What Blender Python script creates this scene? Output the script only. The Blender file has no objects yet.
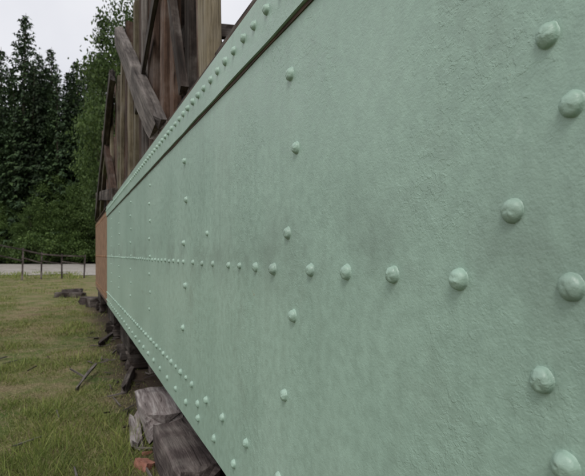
import bpy, math, random
import numpy as np
from mathutils import Vector, Matrix, Quaternion, noise as mnoise
random.seed(7); rng=np.random.default_rng(7)
D=bpy.data; S=bpy.context.scene; C=S.collection

# ------------------------------------------------------------------ helpers
def link(o,parent=None):
    C.objects.link(o)
    if parent: o.parent=parent
    return o
def empty(name):
    e=D.objects.new(name,None); e.empty_display_size=.1; return link(e)
def mesh_np(name,verts,faces,mat=None,parent=None,smooth=False):
    me=D.meshes.new(name)
    verts=np.asarray(verts,dtype=np.float32); faces=np.asarray(faces,dtype=np.int32)
    k=faces.shape[1]; n=len(faces)
    me.vertices.add(len(verts)); me.vertices.foreach_set("co",verts.ravel())
    me.loops.add(n*k); me.loops.foreach_set("vertex_index",faces.ravel())
    me.polygons.add(n); me.polygons.foreach_set("loop_start",np.arange(0,n*k,k,dtype=np.int32))
    try: me.polygons.foreach_set("loop_total",np.full(n,k,dtype=np.int32))
    except Exception: pass
    me.polygons.foreach_set("use_smooth",np.full(n,smooth,dtype=bool))
    me.update(calc_edges=True)
    if mat: me.materials.append(mat)
    return link(D.objects.new(name,me),parent)
class NT:
    def __init__(s,name):
        s.m=D.materials.new(name); s.m.use_nodes=True; s.t=s.m.node_tree
        s.b=s.t.nodes["Principled BSDF"]; s.out=s.t.nodes["Material Output"]
    def n(s,typ,**kw):
        nd=s.t.nodes.new(typ)
        for k,v in kw.items(): setattr(nd,k,v)
        return nd
    def l(s,a,b): s.t.links.new(a,b)
    def coord(s,scale=(1,1,1),kind="Object"):
        tc=s.n("ShaderNodeTexCoord"); mp=s.n("ShaderNodeMapping"); mp.inputs["Scale"].default_value=scale
        s.l(tc.outputs[kind],mp.inputs["Vector"]); return mp.outputs[0]
    def noise(s,vec,scale,detail=4,rough=.55,dist=0):
        nd=s.n("ShaderNodeTexNoise"); nd.inputs["Scale"].default_value=scale; nd.inputs["Detail"].default_value=detail
        nd.inputs["Roughness"].default_value=rough; nd.inputs["Distortion"].default_value=dist
        s.l(vec,nd.inputs["Vector"]); return nd.outputs["Fac"]
    def ramp(s,fac,stops,interp='LINEAR'):
        nd=s.n("ShaderNodeValToRGB"); cr=nd.color_ramp; cr.interpolation=interp
        while len(cr.elements)<len(stops): cr.elements.new(.5)
        for e,(p,c) in zip(cr.elements,stops):
            e.position=p; e.color=(c,c,c,1) if isinstance(c,(int,float)) else (*c,1)
        s.l(fac,nd.inputs[0]); return nd.outputs[0]
    def mix(s,fac,a,b,mode='MIX'):
        nd=s.n("ShaderNodeMix",data_type='RGBA',blend_type=mode)
        for sock,v in ((nd.inputs[0],fac),(nd.inputs[6],a),(nd.inputs[7],b)):
            if hasattr(v,"links"): s.l(v,sock)
            else: sock.default_value=v if isinstance(v,(int,float)) else (*v,1)
        return nd.outputs[2]
    def math(s,op,a,b=0.,c=None,clamp=False):
        nd=s.n("ShaderNodeMath",operation=op,use_clamp=clamp)
        for i,v in enumerate((a,b) if c is None else (a,b,c)):
            if hasattr(v,"links"): s.l(v,nd.inputs[i])
            else: nd.inputs[i].default_value=v
        return nd.outputs[0]
    def bump(s,h,strength,dist,prev=None):
        nd=s.n("ShaderNodeBump"); nd.inputs["Strength"].default_value=strength; nd.inputs["Distance"].default_value=dist
        s.l(h,nd.inputs["Height"])
        if prev is not None: s.l(prev,nd.inputs["Normal"])
        return nd.outputs[0]

# ------------------------------------------------------------------ materials
def paint_mat():
    t=NT("green_bridge_paint"); v=t.coord()
    sx=t.n("ShaderNodeSeparateXYZ"); t.l(v,sx.inputs[0])
    base=t.ramp(t.noise(v,1.1,4,.6),[(.3,(.282,.402,.330)),(.5,(.315,.445,.366)),(.72,(.358,.490,.408))])
    fine=t.ramp(t.noise(v,30,3,.6),[(.35,.90),(.65,1.05)])
    col=t.mix(1.,base,fine,'MULTIPLY')
    dz=t.math('ABSOLUTE',t.math('SUBTRACT',sx.outputs[2],1.50))
    gz_=t.math('SUBTRACT',1.,t.math('MULTIPLY',dz,5.),clamp=True)
    gn=t.ramp(t.noise(v,3.2,4,.65,.4),[(.42,0.),(.68,1.)])
    g=t.math('MULTIPLY',t.math('MULTIPLY',gz_,gn),.5)
    col=t.mix(g,col,(.13,.16,.138))
    vs=t.coord((1,9,.55)); st=t.ramp(t.noise(vs,1.6,3,.6),[(.5,0.),(.8,.26)])
    col=t.mix(st,col,(.20,.265,.215))
    sm=t.ramp(t.noise(v,2.4,5,.68,.5),[(.56,0.),(.74,.30)])
    col=t.mix(sm,col,(.18,.215,.175))
    rn=t.noise(v,7.5,6,.72); rm=t.ramp(rn,[(.68,0.),(.74,.7)])
    col=t.mix(rm,col,(.24,.15,.07))
    sc=t.ramp(t.noise(v,16,5,.75,.6),[(.66,0.),(.72,.35)])
    col=t.mix(sc,col,(.44,.56,.49))
    t.l(col,t.b.inputs["Base Color"])
    t.l(t.ramp(fine,[(.85,.30),(1.,.46)]),t.b.inputs["Roughness"])
    t.b.inputs["Specular IOR Level"].default_value=.45
    w0=t.math('MULTIPLY',t.noise(v,3.0,1,.4),.006)
    w1=t.math('MULTIPLY',t.noise(v,110,2,.6),.00088)
    w2=t.math('MULTIPLY',t.noise(v,250,1,.5),.00036)
    patch=t.ramp(t.noise(v,2.6,3,.6),[(.45,.03),(.64,1.)])
    fl=t.ramp(t.noise(v,24,5,.62,.3),[(.49,0.),(.53,1.)])
    fl2=t.ramp(t.noise(v,60,3,.6,.5),[(.56,0.),(.61,1.)])
    w3=t.math('MULTIPLY',t.math('MULTIPLY',fl,patch),.00044)
    w4=t.math('MULTIPLY',t.math('MULTIPLY',fl2,patch),.00034)
    h=t.math('ADD',t.math('ADD',w0,w1),t.math('ADD',t.math('ADD',w2,w3),w4))
    t.l(t.bump(h,1.,1.),t.b.inputs["Normal"]); return t.m
def rust_mat(name,c1,c2,c3):
    t=NT(name); v=t.coord()
    col=t.ramp(t.noise(v,5,6,.65),[(.3,c1),(.5,c2),(.7,c3)])
    t.l(col,t.b.inputs["Base Color"]); t.b.inputs["Roughness"].default_value=.85
    t.l(t.bump(t.noise(v,40,3,.6),.6,.004),t.b.inputs["Normal"]); return t.m
def wood_mat(name,c1,c2,c3,moss=0.):
    t=NT(name); oi=t.n("ShaderNodeObjectInfo")
    tc=t.n("ShaderNodeTexCoord"); off=t.n("ShaderNodeVectorMath",operation='ADD')
    t.l(tc.outputs["Object"],off.inputs[0])
    sc=t.n("ShaderNodeVectorMath",operation='SCALE'); sc.inputs[0].default_value=(13,7,5); t.l(oi.outputs["Random"],sc.inputs["Scale"])
    t.l(sc.outputs[0],off.inputs[1])
    mp=t.n("ShaderNodeMapping"); mp.inputs["Scale"].default_value=(.9,14,14); t.l(off.outputs[0],mp.inputs[0])
    g=t.noise(mp.outputs[0],2.2,5,.7,.4)
    col=t.ramp(g,[(.3,c1),(.5,c2),(.72,c3)])
    bn=t.noise(off.outputs[0],2.4,5,.65)
    big=t.ramp(bn,[(.3,.38),(.52,.85),(.72,1.25)])
    sil=t.ramp(bn,[(.48,0.),(.64,.55)])
    col=t.mix(sil,col,t.ramp(g,[(.3,(.09,.08,.072)),(.7,(.27,.245,.22))]))
    col=t.mix(1.,col,big,'MULTIPLY')
    rv=t.math('MULTIPLY_ADD',oi.outputs["Random"],.7,.55)
    col=t.mix(1.,col,t.ramp(rv,[(0,0.),(1,1.)]),'MULTIPLY')
    cr=t.ramp(g,[(.33,1.),(.38,0.)])
    col=t.mix(t.math('MULTIPLY',cr,.85),col,(.015,.012,.01))
    if moss:
        mm=t.ramp(bn,[(.52,0.),(.62,moss)])
        col=t.mix(mm,col,(.09,.11,.03))
    t.l(col,t.b.inputs["Base Color"]); t.b.inputs["Roughness"].default_value=.9
    t.b.inputs["Specular IOR Level"].default_value=.2
    t.l(t.bump(g,.9,.014),t.b.inputs["Normal"]); return t.m
def leaf_mat(name,c1,c2,c3,tr=.25,rough=.6,nscale=.35):
    t=NT(name); geo=t.n("ShaderNodeNewGeometry"); v=t.coord(kind="Object")
    f=t.math('ADD',t.math('MULTIPLY',geo.outputs["Random Per Island"],.5),t.math('MULTIPLY',t.noise(v,nscale,2),.5))
    oi=t.n("ShaderNodeObjectInfo")
    col=t.ramp(f,[(.25,c1),(.5,c2),(.78,c3)])
    k=t.math('MULTIPLY_ADD',oi.outputs["Random"],.6,.7)
    cc=t.n("ShaderNodeCombineColor"); 
    for i in range(3): t.l(k,cc.inputs[i])
    col=t.mix(1.,col,cc.outputs[0],'MULTIPLY')
    t.l(col,t.b.inputs["Base Color"]); t.b.inputs["Roughness"].default_value=rough
    t.b.inputs["Specular IOR Level"].default_value=.25
    if tr>0:
        tl=t.n("ShaderNodeBsdfTranslucent"); t.l(col,tl.inputs[0]); mx=t.n("ShaderNodeMixShader"); mx.inputs[0].default_value=tr
        t.l(t.b.outputs[0],mx.inputs[1]); t.l(tl.outputs[0],mx.inputs[2]); t.l(mx.outputs[0],t.out.inputs[0])
    return t.m
M_paint=paint_mat()
M_rustO=rust_mat("orange_rust_steel",(.10,.055,.032),(.21,.115,.06),(.30,.185,.11))
M_rustD=rust_mat("dark_rust_steel",(.025,.018,.014),(.065,.04,.027),(.12,.07,.045))
M_red=wood_mat("red_brown_timber",(.05,.032,.024),(.13,.078,.055),(.24,.155,.115))
M_gray=wood_mat("weathered_grey_timber",(.055,.048,.044),(.15,.13,.118),(.28,.25,.23))
M_tan=wood_mat("tan_plank",(.12,.098,.062),(.28,.235,.155),(.42,.36,.25))
M_dark=wood_mat("dark_timber",(.018,.014,.012),(.05,.038,.032),(.09,.07,.058))
M_moss=wood_mat("mossy_timber",(.05,.042,.03),(.14,.115,.085),(.26,.22,.17),.6)
M_pale=wood_mat("bleached_purple_timber",(.12,.095,.09),(.28,.24,.23),(.55,.52,.50))
M_purp=wood_mat("creosote_timber",(.04,.031,.029),(.105,.083,.078),(.23,.19,.175))

# ------------------------------------------------------------------ beams
def beam(name,p1,p2,w,h,mat,parent,seg=9,roll=0.,rot=.0,jit=.006):
    p1=Vector(p1); p2=Vector(p2); d=p2-p1; L=d.length
    nx=seg; prof=[]
    b=min(w,h)*.07
    for (y,z) in ((-w/2+b,-h/2),(w/2-b,-h/2),(w/2,-h/2+b),(w/2,0),(w/2,h/2-b),(w/2-b,h/2),(0,h/2),(-w/2+b,h/2),(-w/2,h/2-b),(-w/2,0),(-w/2,-h/2+b)):
        prof.append((y,z))
    m=len(prof); vs=[];fs=[]
    sd=random.random()*100
    for i in range(nx+1):
        x=L*i/nx
        end=(i==0 or i==nx)
        tw=mnoise.noise(Vector((sd,x*.7,0)))*.03
        oy=mnoise.noise(Vector((sd+5,x*.5,0)))*jit*3; oz=mnoise.noise(Vector((sd+9,x*.5,0)))*jit*3
        for j,(y,z) in enumerate(prof):
            jy=mnoise.noise(Vector((x*3,y*20+sd,z*20)))*jit; jz=mnoise.noise(Vector((x*3+7,y*20,z*20+sd)))*jit
            ex=0
            if end: ex=(random.random()-.5)*(.02+rot*.35); 
            k=1-(rot*.5*random.random() if end else 0)
            vs.append((x+ex,(y*k+jy+z*tw+oy),(z*k+jz-y*tw+oz)))
    for i in range(nx):
        for j in range(m):
            a=i*m+j; b2=i*m+(j+1)%m
            fs.append((a,a+m,b2+m,b2))
    c0=len(vs); vs.append((0,0,0)); c1=len(vs); vs.append((L,0,0))
    me=D.meshes.new(name)
    fl=[tuple(f) for f in fs]+[(c0,j,(j+1)%m) for j in range(m)]+[(c1,nx*m+(j+1)%m,nx*m+j) for j in range(m)]
    me.from_pydata(vs,[],fl); me.update(); me.materials.append(mat)
    o=link(D.objects.new(name,me),parent)
    xa=d.normalized(); up=Vector((0,0,1)) if abs(xa.z)<.95 else Vector((1,0,0))
    if abs(xa.x)<.6:
        za=Vector((1,0,0)); ya=za.cross(xa).normalized(); za=xa.cross(ya).normalized()
    else:
        ya=up.cross(xa).normalized(); za=xa.cross(ya).normalized()
    R=Matrix((xa,ya,za)).transposed().to_4x4()
    o.matrix_world=Matrix.Translation(p1)@R@Matrix.Rotation(roll,4,'X')
    return o

# ------------------------------------------------------------------ girder
G=empty("riveted_steel_girder")
Z0,Z1=.55,2.385
def sheet(name,y0,y1,z0,z1,x,thick,mat,step=.06,amp=.0012,seed=0,parent=G):
    ny=max(2,int((y1-y0)/step)); nz=max(2,int((z1-z0)/step))
    ys=np.linspace(y0,y1,ny+1); zs=np.linspace(z0,z1,nz+1)
    V=[]
    for z in zs:
        for y in ys:
            dx=mnoise.noise(Vector((seed,y*1.3,z*1.3)))*amp*2
            ez=0
            if z==zs[0]: ez=mnoise.noise(Vector((seed+8,y*3,0)))*.004
            V.append((x+dx,y,z+ez))
    nf=len(V); F=[]
    W=ny+1
    for i in range(nz):
        for j in range(ny):
            a=i*W+j; F.append((a,a+W,a+W+1,a+1))
    nfront=len(F)
    V+= [(vx+.0002,vy,vz) for (vx,vy,vz) in V[:nf]]
    V+= [(x+thick,vy,vz) for (vx,vy,vz) in V[:nf]]
    r=nf; bk=2*nf
    for i in range(nz):
        for j in range(ny):
            a=bk+i*W+j; F.append((a,a+1,a+W+1,a+W))
    for j in range(ny):
        F.append((r+j,r+j+1,bk+j+1,bk+j)); a=nz*W+j; F.append((r+a,bk+a,bk+a+1,r+a+1))
    for i in range(nz):
        a=i*W; F.append((r+a,bk+a,bk+a+W,r+a+W)); a=i*W+ny; F.append((r+a,r+a+W,bk+a+W,bk+a))
    o=mesh_np(name,V,F,mat,parent)
    sm=np.zeros(len(F),dtype=bool); sm[:nfront]=True
    o.data.polygons.foreach_set("use_smooth",sm); o.data.update()
    return o
YE=9.69
sheet("web_plate",-5,YE,Z0,2.36,0,.014,M_paint,amp=.0008)
sheet("top_angle_leg",-5,YE,2.205,Z1,-.014,.0125,M_paint,amp=.0003,seed=4)
sheet("rusted_seam",-5,YE,2.193,2.2045,-.004,.0035,M_rustD,amp=.0003,seed=5)
sheet("unpainted_web_plate",YE+.01,14.6,.60,2.33,.004,.014,M_rustO,step=.2,seed=6)
def box(name,x0,x1,y0,y1,z0,z1,mat,parent,bev=.003):
    V=[(x,y,z) for x in (x0,x1) for y in (y0,y1) for z in (z0,z1)]
    F=[(0,1,3,2),(4,6,7,5),(0,4,5,1),(2,3,7,6),(0,2,6,4),(1,5,7,3)]
    o=mesh_np(name,V,F,mat,parent)
    if bev:
        md=o.modifiers.new("b",'BEVEL'); md.width=bev; md.segments=2
    return o
box("top_cover_plate",-.010,.36,-5,14.6,2.388,2.404,M_rustD,G)
box("bottom_flange",.016,.34,-5,14.6,.535,.553,M_rustD,G)
box("top_flange_inner",.016,.34,-5,14.6,2.362,2.384,M_rustD,G)
for i in range(12):
    y=-4+i*1.49
    box("inner_stiffener_%d"%(i+1),.016,.12,y,y+.012,.556,2.358,M_rustD,G,0)
def rivets(name,pts,mat,seg=28,R=.0182,H=.0138):
    prof=[(1.22,-.002),(1.08,.0006),(1.0,.0025)]
    for a in (12,26,40,54,67,79): prof.append((math.cos(math.radians(a))**.9,.0025+H*math.sin(math.radians(a))))
    V=[];F3=[];F=[]
    for (y,z,xx) in pts:
        r=R*random.uniform(.92,1.07); h=random.uniform(.82,1.1); sd=random.random()*50
        ty,tz=random.uniform(-.12,.12),random.uniform(-.12,.12)
        b=len(V); m=len(prof)
        for k,(pr,ph) in enumerate(prof):
            for j in range(seg):
                a=2*math.pi*j/seg
                cy,cz=math.cos(a)*pr,math.sin(a)*pr
                nn=1+.07*mnoise.noise(Vector((cy*1.6+sd,cz*1.6,ph*60)))+.055*mnoise.noise(Vector((cy*4+sd,cz*4,ph*160)))
                V.append((xx-ph*h*(1+.16*mnoise.noise(Vector((cy*3,cz*3,sd))))-(cy*ty+cz*tz)*.012*(1 if k>1 else 0),y+cy*r*nn,z+cz*r*nn))
        V.append((xx-(.0025+H)*h,y,z)); top=len(V)-1
        for k in range(m-1):
            for j in range(seg):
                p=b+k*seg+j; q=b+k*seg+(j+1)%seg
                F.append((p,p+seg,q+seg,q))
        for j in range(seg):
            p=b+(m-1)*seg+j; q=b+(m-1)*seg+(j+1)%seg
            F3.append((p,top,q))
    me=D.meshes.new(name); me.from_pydata(V,[],F+F3); me.update()
    me.polygons.foreach_set("use_smooth",np.ones(len(me.polygons),dtype=bool)); me.materials.append(mat)
    return link(D.objects.new(name,me),G)
P=[]
P+=[(.457,1.802,0),(.421,1.698,0),(.514,1.564,0),(.422,1.456,0),(.465,1.323,0),(.429,1.217,0),(.47,1.09,0),(.425,.97,0),(.46,.85,0),(.43,1.93,0),(.47,2.05,0)]
P+=[(.623,1.457,0),(.808,1.457,0),(.993,1.457,0),(1.184,1.456,0),(1.451,1.451,0),(1.620,1.453,0)]
Psm=[(1.80,1.454,0),(1.946,1.453,0),(2.198,1.455,0),(2.40,1.453,0),(2.60,1.455,0),(2.30,1.60,0)]
zc=[2.042,1.812,1.564,1.316,1.063]; oc=[.0,-.04,.022,-.02,.045]
P+=[(1.317+o,z,0) for z,o in zip(zc,oc)]
P+=[(2.81+o,z,0) for z,o in zip(zc,oc)]
for yc in (4.2,5.65,7.1,8.55):
    Psm+=[(yc+(.03 if i%2 else -.02),2.08-i*.15,0) for i in range(8)]
y=2.85
while y<9.6:
    Psm.append((y,1.455+random.uniform(-.003,.003),0)); y+=.15
i=0
while True:
    y=1.426+.3*i-1.8; i+=1
    if y>9.6: break
    if y<2.6:
        P.append((y+random.uniform(-.02,.02),.785,0)); P.append((y+.15,.645,0))
        if i%4==2: P.append((y+.165,.715,0))
    else:
        P.append((y,.785,0)); P.append((y+.15,.645,0))
        Psm.append((y+.15,.785,0))
y=-1.0
Pt=[]
while y<YE-.05:
    Pt.append((y+random.uniform(-.004,.004),2.307,-.0145)); y+=.118
for yc in (-1.0,-2.5): P+=[(yc+o,z,0) for z,o in zip(zc,oc)]
for k in range(20): P.append((.25-.19*k,1.456,0))
rivets("rivets",P,M_paint)
rivets("flange_rivets",Pt,M_paint,seg=18,R=.0165,H=.013)
rivets("small_rivets",Psm,M_paint,seg=16,R=.013,H=.009)
P2=[(YE+.2+.3*i,zz,.004) for i in range(16) for zz in (2.25,1.45,.72)]
rivets("rusty_rivets",P2,M_rustO,seg=10)
G2=empty("riveted_steel_girder")
sheet("web_plate",-5,14.6,.56,2.36,2.9,.014,M_rustD,step=.25,parent=G2)
box("top_cover_plate",2.6,3.0,-5,14.6,2.388,2.404,M_rustD,G2)
box("bottom_flange",2.6,3.0,-5,14.6,.53,.552,M_rustD,G2)

# ------------------------------------------------------------------ timber truss above
T=empty("derelict_timber_truss")
rr=random.uniform
def tb(p1,p2,w,h,mat,n="timber",**k): 
    return beam(n,p1,p2,w,h,mat,T,**k)
def pl(x,y1,z1,y2,z2,w,h,mat,n="timber",**k): return tb((x,y1,z1),(x,y2,z2),w,h,mat,n,**k)
pl(.2,-5,2.50,14.5,2.50,.18,.2,M_dark,"sill_beam",seg=30)
pl(.10,2.62,2.41,2.70,6.2,.20,.08,M_tan,"post")
pl(.16,2.98,2.41,3.02,6.2,.16,.06,M_red,"plank")
pl(.22,3.42,2.41,3.36,6.2,.18,.16,M_dark,"post")
pl(.10,3.62,2.41,3.54,6.0,.13,.06,M_red,"plank")
pl(.30,4.35,2.41,4.42,6.0,.20,.2,M_dark,"post")
pl(.12,4.08,2.41,3.96,5.9,.2,.08,M_red,"plank")
pl(.18,4.72,2.41,4.8,5.8,.28,.2,M_red,"post")
pl(.08,5.10,2.41,5.15,5.6,.12,.05,M_gray,"plank")
pl(.2,5.65,2.41,5.7,5.2,.28,.18,M_red,"post")
pl(.1,6.05,2.41,6.0,4.5,.18,.05,M_tan,"plank")
pl(.1,6.65,2.41,6.8,4.3,.20,.05,M_tan,"plank")
pl(.2,7.2,2.41,7.3,4.8,.28,.2,M_red,"post")
pl(.1,7.8,2.41,7.6,4.4,.2,.05,M_tan,"plank")
pl(.1,8.3,2.41,8.4,4.4,.28,.06,M_moss,"plank")
pl(.2,9.1,2.41,9.1,4.5,.3,.2,M_red,"post")
pl(.1,9.9,2.41,9.8,4.1,.3,.05,M_tan,"plank")
pl(.2,11.0,2.41,11.1,4.0,.3,.2,M_red,"post")
pl(.1,11.9,2.41,12.0,3.7,.3,.05,M_gray,"plank")
pl(.2,13.2,2.41,13.2,3.4,.3,.2,M_red,"post")
pl(.1,14.2,2.3,14.1,3.2,.3,.05,M_tan,"plank")
pl(.02,3.9,2.36+.12,7.5,4.75,.24,.12,M_gray,"diagonal_brace",rot=.6,seg=14)
pl(.02,8.1,2.45,14.0,3.05,.2,.08,M_dark,"fallen_plank")
pl(-.0,13.9,2.45,8.3,4.4,.18,.10,M_gray,"diagonal_brace",rot=.4)
pl(.04,12.3,2.5,9.1,4.35,.2,.08,M_moss,"diagonal_plank")
pl(.03,8.5,2.5,10.9,4.0,.22,.1,M_red,"diagonal_brace")
pl(.38,3.3,2.5,5.6,5.9,.22,.16,M_red,"diagonal_brace")
pl(.36,6.3,2.5,4.4,5.9,.24,.14,M_dark,"diagonal_brace")
pl(.36,1.9,2.5,.2,5.2,.24,.16,M_dark,"diagonal_brace")
pl(.38,6.0,2.5,7.9,4.6,.25,.15,M_dark,"diagonal_brace")
pl(.30,3.6,3.3,7.8,3.25,.2,.12,M_dark,"girt",seg=20)
pl(.30,5.0,4.15,12.4,3.9,.18,.12,M_dark,"girt",seg=20)
pl(.25,-3,5.5,5.2,5.4,.25,.2,M_dark,"top_chord",seg=20)
pl(.05,3.6,3.9,5.6,3.1,.10,.04,M_gray,"lath")
pl(.02,2.95,2.5,3.7,3.9,.08,.05,M_dark,"lath")
for y in (-3.5,-2.4,-1.4,-.4,.6,4.9,5.8):
    pl(.42,y,2.5,y+rr(-.1,.1),5.3,.2,.14,M_dark,"inner_post")
y=5.0
while y<12.5:
    w=rr(.10,.22)
    if random.random()<.85:
        pl(.62+rr(-.05,.05),y,2.45,y+rr(-.12,.12),(5.6 if y<5 else 5.0-.17*(y-5))+rr(-.5,.1),w,.03,random.choice([M_dark,M_dark,M_red,M_red,M_tan]),"inner_board",seg=5)
    y+=w+rr(.0,.1)
y=-4
while y<14:
    w=rr(.2,.35)
    if random.random()<.82:
        pl(2.8,y,2.45,y+rr(-.1,.1),(4.9 if y<6 else 4.9-.2*(y-6))+rr(-.5,.1),w,.04,random.choice([M_dark,M_dark,M_red]),"far_board",seg=4)
    y+=w+rr(.0,.1)
for i in range(17):
    y=-3.5+i*1.05; zt=5.2 if y<5 else 5.2-.22*(y-5)
    tb((.3,y,zt+rr(-.05,.05)),(3.0,y+rr(-.1,.1),zt+rr(-.1,.3)),.1,.2,M_dark,"rafter")
    tb((.16,y+.3,2.46),(3.0,y+.35,2.46),.2,.08,M_dark,"deck_tie",seg=4)
for y1,z1,y2,z2 in ((1.0,4.6,3.0,2.9),(.8,3.9,4.5,3.7)):
    pl(1.4,y1,z1,y2,z2,.14,.08,M_dark,"loose_timber")

# ------------------------------------------------------------------ ground
def gz(x,y):
    r=math.hypot(x,y); k=max(0,1-r/45)
    return (mnoise.noise(Vector((x*.35,y*.35,0)))*.07+mnoise.noise(Vector((x*1.3,y*1.3,4)))*.025)*k
def ground_mat():
    t=NT("meadow_ground"); v=t.coord()
    n1=t.noise(v,.9,5,.65,.3); n2=t.noise(v,5,5,.7); n3=t.noise(v,45,3,.7)
    col=t.ramp(n1,[(.34,(.085,.125,.036)),(.48,(.14,.165,.055)),(.56,(.24,.205,.11)),(.68,(.17,.13,.08))])
    col=t.mix(t.ramp(n2,[(.45,0.),(.62,.8)]),col,(.25,.205,.12))
    col=t.mix(1.,col,t.ramp(n3,[(.3,.4),(.7,1.35)]),'MULTIPLY')
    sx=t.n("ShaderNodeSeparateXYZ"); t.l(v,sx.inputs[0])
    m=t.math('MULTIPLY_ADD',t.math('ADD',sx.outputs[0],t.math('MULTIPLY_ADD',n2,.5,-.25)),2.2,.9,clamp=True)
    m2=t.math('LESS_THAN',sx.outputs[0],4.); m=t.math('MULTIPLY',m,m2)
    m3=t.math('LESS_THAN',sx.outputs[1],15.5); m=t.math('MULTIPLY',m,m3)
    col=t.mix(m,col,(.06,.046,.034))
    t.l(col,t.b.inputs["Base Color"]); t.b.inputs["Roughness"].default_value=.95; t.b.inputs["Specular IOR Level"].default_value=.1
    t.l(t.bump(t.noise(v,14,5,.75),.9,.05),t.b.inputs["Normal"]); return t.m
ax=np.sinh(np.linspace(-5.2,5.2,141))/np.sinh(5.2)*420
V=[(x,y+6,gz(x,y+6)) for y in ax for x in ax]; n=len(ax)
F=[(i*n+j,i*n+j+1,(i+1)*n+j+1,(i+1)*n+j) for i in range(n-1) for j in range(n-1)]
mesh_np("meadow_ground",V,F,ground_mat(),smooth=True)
th=math.radians(24.67); c_,s_=math.cos(th),math.sin(th)
def W(Z,Xc): return (-.6+Z*s_+Xc*c_, Z*c_-Xc*s_)
t=NT("gravel"); v=t.coord()
col=t.ramp(t.noise(v,.45,6,.75),[(.36,(.15,.145,.075)),(.43,(.26,.24,.21)),(.6,(.36,.335,.305)),(.67,(.20,.18,.11))])
col=t.mix(1.,col,t.ramp(t.noise(v,6,4,.8),[(.3,.6),(.7,1.2)]),'MULTIPLY')
t.l(col,t.b.inputs["Base Color"]); t.b.inputs["Roughness"].default_value=.95
V=[];F=[]
N=90
for i in range(N+1):
    Xc=-110+150*i/N
    for Z in (34+mnoise.noise(Vector((Xc*.5,0,0)))*6,50,60,72+mnoise.noise(Vector((Xc*.2,5,0)))*4):
        x,y=W(Z,Xc); V.append((x,y,.03))
for i in range(N):
    for j in range(3): a=i*4+j; F.append((a,a+4,a+5,a+1))
mesh_np("gravel_road",V,F,t.m)

def blades(name,n,mat,hmin,hmax,wid,dense=None,xlim=.15,lean=.5,Z1=36.,Z0_=1.9):
    vs=np.zeros((n*3,3),dtype=np.float32); k=0
    tries=0
    while k<n and tries<n*6:
        tries+=1
        u=random.random()
        Z=Z0_*(Z1/Z0_)**u
        Xc=random.uniform(-1.05,-.12 if Z>4 else .0)*Z
        x,y=W(Z,Xc)
        if x>xlim-.45+random.random()*.4: 
            if random.random()>.06: continue
        p=mnoise.noise(Vector((x*.9,y*.9,2)))+.6*mnoise.noise(Vector((x*3,y*3,7)))
        if dense is not None and p<dense+random.uniform(-.22,.22): continue
        g=gz(x,y); a=random.random()*6.283; h=random.uniform(hmin,hmax)*(1+.8*max(p,0)); w=wid*(.6+Z*.14)
        lx,ly=random.gauss(0,lean)*h,random.gauss(0,lean)*h
        vs[k*3]=(x-math.cos(a)*w,y-math.sin(a)*w,g-.005); vs[k*3+1]=(x+math.cos(a)*w,y+math.sin(a)*w,g-.005)
        vs[k*3+2]=(x+lx,y+ly,g+h); k+=1
    vs=vs[:k*3]; return mesh_np(name,vs,np.arange(k*3).reshape(-1,3),mat)
M_grass=leaf_mat("grass_blades",(.09,.13,.03),(.16,.20,.05),(.27,.28,.09),.25,nscale=1.2)
M_dry=leaf_mat("dry_grass_blades",(.22,.17,.09),(.33,.27,.145),(.43,.365,.22),.15,nscale=1.2)
blades("meadow_grass",110000,M_grass,.010,.045,.0026,-.06,lean=.85)
blades("dry_grass",60000,M_dry,.008,.035,.0022,-.5,lean=1.2)
blades("tall_grass_tufts",9000,M_grass,.06,.13,.0026,.36)
blades("roadside_weeds",1800,M_grass,.10,.25,.006,.1,Z0_=29.,Z1=38.)

# ------------------------------------------------------------------ crib timbers, debris
K=empty("timber_cribbing")
def kb(p1,p2,w,h,m,n="sleeper",**k): return beam(n,p1,p2,w,h,m,K,**k)
kb((.07,2.74,.14),(.06,3.62,.15),.24,.28,M_purp,rot=.3,seg=14,roll=.05,jit=.018) 
kb((.05,3.80,.17),(.08,4.60,.15),.22,.28,M_pale,rot=.35,seg=14,jit=.02,roll=-.08)
kb((.36,2.5,.2),(.36,4.7,.2),.26,.24,M_dark,seg=12)
kb((-.15,3.78,.03),(-.12,4.4,.04),.09,.10,M_pale,rot=.6,jit=.015)
kb((.10,4.95,.42),(1.2,4.95,.42),.2,.2,M_dark)
kb((-.06,2.9,-.0),(1.2,2.95,-.0),.22,.12,M_dark)
for i,(y0) in enumerate((6.6,9.2,13.3)):
    for j in range(2):
        kb((.06-.05*j,y0+j*.55,.12),(3.2,y0+j*.5,.12),.24,.22,M_dark,rot=.2)
    for j in range(3):
        kb((.16+j*1.35,y0-.3,.36),(.16+j*1.35,y0+.95,.36),.24,.22,M_dark)
DB=empty("timber_debris")
def db(p1,p2,w,h,m,n="scrap_timber",**k): return beam(n,p1,p2,w,h,m,DB,**k)
db((-1.1,18.6,.08),(-.2,17.9,.08),.26,.2,M_dark,rot=.4); db((-.9,19.6,.1),(-.3,18.2,.22),.2,.15,M_purp,rot=.4)
db((-.35,15.4,.12),(.3,15.0,.12),.35,.26,M_purp,rot=.3); db((-.2,14.6,.1),(.5,14.9,.14),.3,.3,M_dark)
db((-.2,8.3,.03),(.1,9.3,.04),.13,.06,M_purp,rot=.6); db((-.1,5.4,.04),(.1,6.3,.05),.14,.06,M_dark,rot=.6)
for i in range(70):
    y=rr(2.9,10); x=rr(-.3,.3) if i<56 else rr(-2.2,-.3); a=rr(0,6.28); L=rr(.05,.24)
    db((x,y,.02+gz(x,y)),(x+math.cos(a)*L,y+math.sin(a)*L,.03+gz(x,y)+rr(0,.02)),rr(.010,.03),rr(.006,.016),random.choice([M_gray,M_purp,M_dark]),"splinter",seg=4,rot=.1)
ST=empty("broken_branch")
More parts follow.
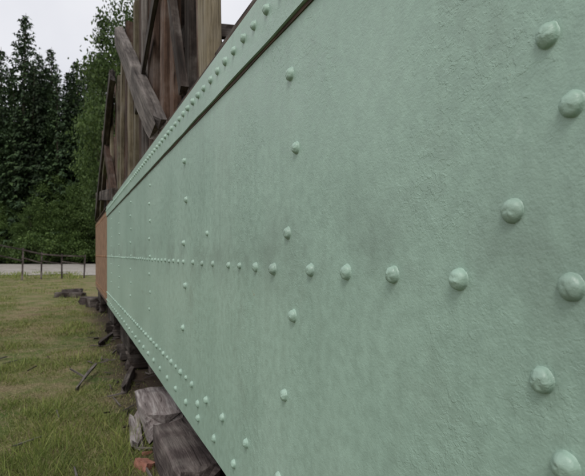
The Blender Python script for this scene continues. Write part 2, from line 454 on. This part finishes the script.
beam("limb",(-.55,5.75,.03),(-.33,6.55,.13),.035,.03,M_gray,ST,seg=8,jit=.02); beam("twig",(-.45,6.1,.06),(-.62,6.35,.13),.018,.015,M_gray,ST,seg=5,jit=.01)
import bmesh
t=NT("red_brick"); v=t.coord(); t.l(t.ramp(t.noise(v,30,5),[(.3,(.20,.075,.05)),(.7,(.32,.15,.11))]),t.b.inputs["Base Color"]); t.b.inputs["Roughness"].default_value=.9
bm=bmesh.new(); bmesh.ops.create_cube(bm,size=1); bmesh.ops.scale(bm,vec=(.09,.12,.06),verts=bm.verts)
bmesh.ops.subdivide_edges(bm,edges=bm.edges,cuts=4,use_grid_fill=True)
for q in bm.verts: q.co+=Vector((1,1,1))*mnoise.noise(q.co*25)*.008
for q in bm.verts:
    if q.co.y>.02 and q.co.x>0: q.co.y-=.03*abs(q.co.x)/.05; q.co.z*=.85
me=D.meshes.new("brick"); bm.to_mesh(me); bm.free(); me.materials.append(t.m)
for loc,rz,sc in (((-.14,3.46,.035),.6,1.),((-.10,3.68,.02),1.9,.6)):
    o=link(D.objects.new("broken_brick",me)); o.location=loc; o.rotation_euler=(.1,.2,rz); o.scale=(sc,)*3

# ------------------------------------------------------------------ rail fence
FE=empty("wooden_rail_fence")
def Wp(px,Z): return W(Z,(px-292.5)/480*Z)
pts=[(-90,24.5,2.2),(-40,25,2.15),(-8,26,2.1),(22,27.5,1.8),(41,28.5,1.55),(62,29,1.45),(84,30,1.4)]
pr=[]
for px,Z,h in pts:
    x,y=Wp(px,Z); beam("post",(x,y,-.1),(x+rr(-.06,.06),y,h+.05),.10,.09,M_purp,FE,seg=4); pr.append(Vector((x,y-.09,h)))
for a,b in zip(pr[:-1],pr[1:]):
    beam("top_rail",a-Vector((0,0,.05)),b-Vector((0,0,.05)),.07,.08,M_purp,FE,seg=4)
    a2=a.copy();b2=b.copy(); a2.z=a.z*.72; b2.z=b.z*.62
    beam("lower_rail",a2,b2,.05,.07,M_purp,FE,seg=4)

# ------------------------------------------------------------------ vegetation
M_con=leaf_mat("conifer_needles",(.018,.034,.016),(.034,.060,.026),(.062,.10,.038),.0)
M_dec=leaf_mat("broad_leaves",(.038,.068,.018),(.068,.115,.03),(.12,.18,.05),.3)
M_bark=NT("bark"); v=M_bark.coord((1,1,.2)); M_bark.l(M_bark.ramp(M_bark.noise(v,6,4),[(.3,(.035,.027,.02)),(.7,(.12,.095,.075))]),M_bark.b.inputs["Base Color"]); M_bark.b.inputs["Roughness"].default_value=.95; M_bark=M_bark.m
def trunk_geo(H,r,V,F,base=0,bend=.2):
    seg=8; rings=10
    b=len(V)
    for i in range(rings+1):
        t_=i/rings; rad=r*(1-t_)**.9+.02
        for j in range(seg):
            a=j/seg*6.283; V.append((math.cos(a)*rad+bend*math.sin(t_*3),math.sin(a)*rad,H*t_))
    for i in range(rings):
        for j in range(seg): p=b+i*seg+j; q=b+i*seg+(j+1)%seg; F.append((p,q,q+seg,p+seg))
def tree_mesh(name,V,F,L,LF,lm):
    nv=len(V); verts=V+L
    me=D.meshes.new(name); me.from_pydata(verts,[],F+[tuple(i+nv for i in f) for f in LF]); 
    me.materials.append(M_bark); me.materials.append(lm)
    idx=np.ones(len(F)+len(LF),dtype=np.int32); idx[:len(F)]=0
    me.polygons.foreach_set("material_index",idx); me.update(); return me
def conifer(name,H,R,seed):
    random.seed(seed); V=[];F=[];L=[];LF=[]
    trunk_geo(H,.010*H,V,F,bend=.15)
    lev=int(H*1.9)
    for i in range(lev):
        t_=.03+.965*(i/lev)**.95
        z0=H*t_; n=random.randint(8,11)
        for k in range(n):
            if random.random()<.06: continue
            a=random.random()*6.283; ln=(R*(1-t_)**.8*random.uniform(.5,1.15)+.3)
            up=random.uniform(-.3,.1)+.35*t_
            m=max(3,int(ln*4.0))
            for j in range(m):
                q=(j+.5+random.uniform(-.4,.4))/m
                r_=ln*q; zz=z0+up*r_-.10*r_*r_/max(ln,.5)+random.uniform(-.15,.15)
                side=random.uniform(-1,1)*(.12+.32*(1-q))*ln*.6
                px=math.cos(a)*r_-math.sin(a)*side; py=math.sin(a)*r_+math.cos(a)*side
                s=random.uniform(.35,.8)*(1.15-.55*t_)
                d=a+random.uniform(-.9,.9); dx,dy=math.cos(d)*s,math.sin(d)*s
                w=s*random.uniform(.3,.55); b=len(L); dr=-s*random.uniform(.1,.9)
                L+= [(px-dy/s*w,py+dx/s*w,zz),(px+dy/s*w,py-dx/s*w,zz-.05),(px+dx,py+dy,zz+dr)]
                LF.append((b,b+1,b+2))
                if random.random()<.6:
                    b=len(L); L+=[(px,py,zz+.06),(px+dx*.4,py+dy*.4,zz-.55*s),(px-dx*.3+dy*.3,py-dy*.3-dx*.3,zz-s*1.0)]; LF.append((b,b+1,b+2))
    return tree_mesh(name,V,F,L,LF,M_con)
def broad(name,H,R,seed,nc=46,lpc=330,leaf=.2,base=.22,lm=None):
    random.seed(seed); V=[];F=[];L=[];LF=[]
    trunk_geo(H*.85,.014*H+.03,V,F,bend=.3)
    for c in range(nc):
        for _ in range(20):
            x,y,z=[random.uniform(-1,1) for _ in range(3)]
            d=math.sqrt(x*x+y*y+z*z)
            if .35<d<1: break
        k=1-.35*max(z,0)
        cx,cy,cz=x*R*k*.85,y*R*k*.85,H*(base+(1-base)*.5*(1+z*.85))
        rc=R*random.uniform(.14,.36)
        b=len(V); t0=max(.12,cz/H-.35)*H; w=.02*H*.25
        if nc>10:
            V+=[(-w,0,t0),(w,0,t0),(0,w,t0),(cx,cy,cz)]; F+=[(b,b+1,b+3),(b+1,b+2,b+3),(b+2,b,b+3)]
        for _ in range(lpc):
            gx,gy,gzz=random.gauss(0,.5),random.gauss(0,.5),random.gauss(0,.38)
            px,py,pz=cx+gx*rc,cy+gy*rc,cz+gzz*rc
            if pz<.05: continue
            s=leaf*random.uniform(.6,1.3); n=Vector((random.gauss(0,1),random.gauss(0,1),random.gauss(.6,1))).normalized()
            u=n.orthogonal().normalized(); u.rotate(Quaternion(n,random.random()*6.28)); w_=n.cross(u)
            p=Vector((px,py,pz)); b=len(L)
            L+=[tuple(p-u*s*.5),tuple(p+w_*s*.3),tuple(p+u*s*.5),tuple(p-w_*s*.3)]; LF.append((b,b+1,b+2,b+3))
    return tree_mesh(name,V,F,L,LF,lm or M_dec)
cons=[conifer("conifer_a",32,6.2,1),conifer("conifer_b",29,5.4,2),conifer("conifer_c",34,6.8,3)]
decs=[broad("broadleaf_a",15,4.6,11,70,300,.24,.10),broad("broadleaf_b",9,4.2,12,44,260,.26,.02)]
shr=[broad("shrub_a",3.6,2.8,21,24,200,.24,.0),broad("shrub_b",2.4,2.4,22,20,180,.22,.0)]
random.seed(99)
FO=empty("conifer_forest"); SH=empty("shrub_thicket")
def inst(me,name,parent,px,Z,sc,sz=1):
    x,y=Wp(px,Z); o=D.objects.new(name,me); link(o,parent); o.location=(x,y,-.1); o.rotation_euler=(rr(-.02,.02),rr(-.02,.02),rr(0,6.28)); o.scale=(sc,sc,sc*sz); return o
for px,Z,H in ((2,84,38),(22,82,43),(38,88,39),(52,84,38),(66,86,35),(78,84,36),(92,88,36),(104,86,38),(12,92,38),(-14,84,38),(-30,86,42),(-48,84,39),(-70,88,42),(30,80,33),(60,80,32),(85,80,33),(45,92,38),(72,94,37),(-3,80,31),(14,79,28)):
    me=random.choice(cons); h0={0:32,1:29,2:34}[cons.index(me)]
    inst(me,"conifer",FO,px,Z,H/h0*.95,1.05)
for i in range(65):
    px=rr(-420,620); Z=rr(92,120)
    if -90<px<130: H=rr(32,40)
    else: H=rr(30,46)
    me=random.choice(cons); inst(me,"conifer",FO,px,Z,H/32)
for px,Z,s,q in ((130,62,1.5,1.62),(112,68,1.15,1.75)):
    inst(decs[0],"broadleaf_tree",None,px,Z,s,q)
for i in range(34):
    px=rr(-140,170) if i<26 else rr(-400,500); inst(random.choice(decs),"understory_tree",SH,px,rr(75,81),rr(.6,1.05))
for i in range(90):
    px=rr(-160,200) if i<60 else rr(-450,600); inst(random.choice(shr),"shrub",SH,px,rr(70,77),rr(.7,1.5))

# ------------------------------------------------------------------ light, sky, camera
el,az=math.radians(52),math.radians(215)
w=D.worlds.new("World"); S.world=w; w.use_nodes=True; nt=w.node_tree
bg=nt.nodes["Background"]; sky=nt.nodes.new("ShaderNodeTexSky"); sky.sky_type='NISHITA'; sky.sun_disc=False
sky.sun_elevation=el; sky.sun_rotation=az; sky.air_density=1.3; sky.dust_density=5; sky.ozone_density=1
hs=nt.nodes.new("ShaderNodeHueSaturation"); hs.inputs["Saturation"].default_value=.3
nt.links.new(sky.outputs[0],hs.inputs["Color"])
tc=nt.nodes.new("ShaderNodeTexCoord"); nz=nt.nodes.new("ShaderNodeTexNoise"); nz.inputs["Scale"].default_value=2.5; nz.inputs["Detail"].default_value=5
nt.links.new(tc.outputs["Generated"],nz.inputs["Vector"])
rp=nt.nodes.new("ShaderNodeValToRGB"); rp.color_ramp.elements[0].color=(6.6,6.7,7.3,1); rp.color_ramp.elements[1].color=(8.6,8.6,8.9,1)
rp.color_ramp.elements[0].position=.3; rp.color_ramp.elements[1].position=.65
nt.links.new(nz.outputs["Fac"],rp.inputs[0])
mx=nt.nodes.new("ShaderNodeMix"); mx.data_type='RGBA'; mx.inputs[0].default_value=.75
nt.links.new(hs.outputs[0],mx.inputs[6]); nt.links.new(rp.outputs[0],mx.inputs[7]); nt.links.new(mx.outputs[2],bg.inputs[0])
bg.inputs[1].default_value=.125
sd=D.lights.new("sun",'SUN'); sd.energy=1.3; sd.angle=math.radians(18); sd.color=(1,.97,.93)
so=link(D.objects.new("sun",sd))
dirv=Vector((math.sin(az)*math.cos(el),math.cos(az)*math.cos(el),math.sin(el)))
so.rotation_euler=dirv.to_track_quat('Z','Y').to_euler()
cd=D.cameras.new("camera"); cam=link(D.objects.new("camera",cd)); S.camera=cam
cd.sensor_width=22.2; cd.lens=480/585*22.2; cd.shift_y=16/585; cd.clip_start=.02; cd.clip_end=2000
cam.location=(-.6,0,1.5); cam.rotation_euler=(math.pi/2,0,-th)
cd.dof.use_dof=True; cd.dof.focus_distance=1.1; cd.dof.aperture_fstop=5.6
S.view_settings.view_transform='Standard'; S.view_settings.look='None'; S.view_settings.exposure=0
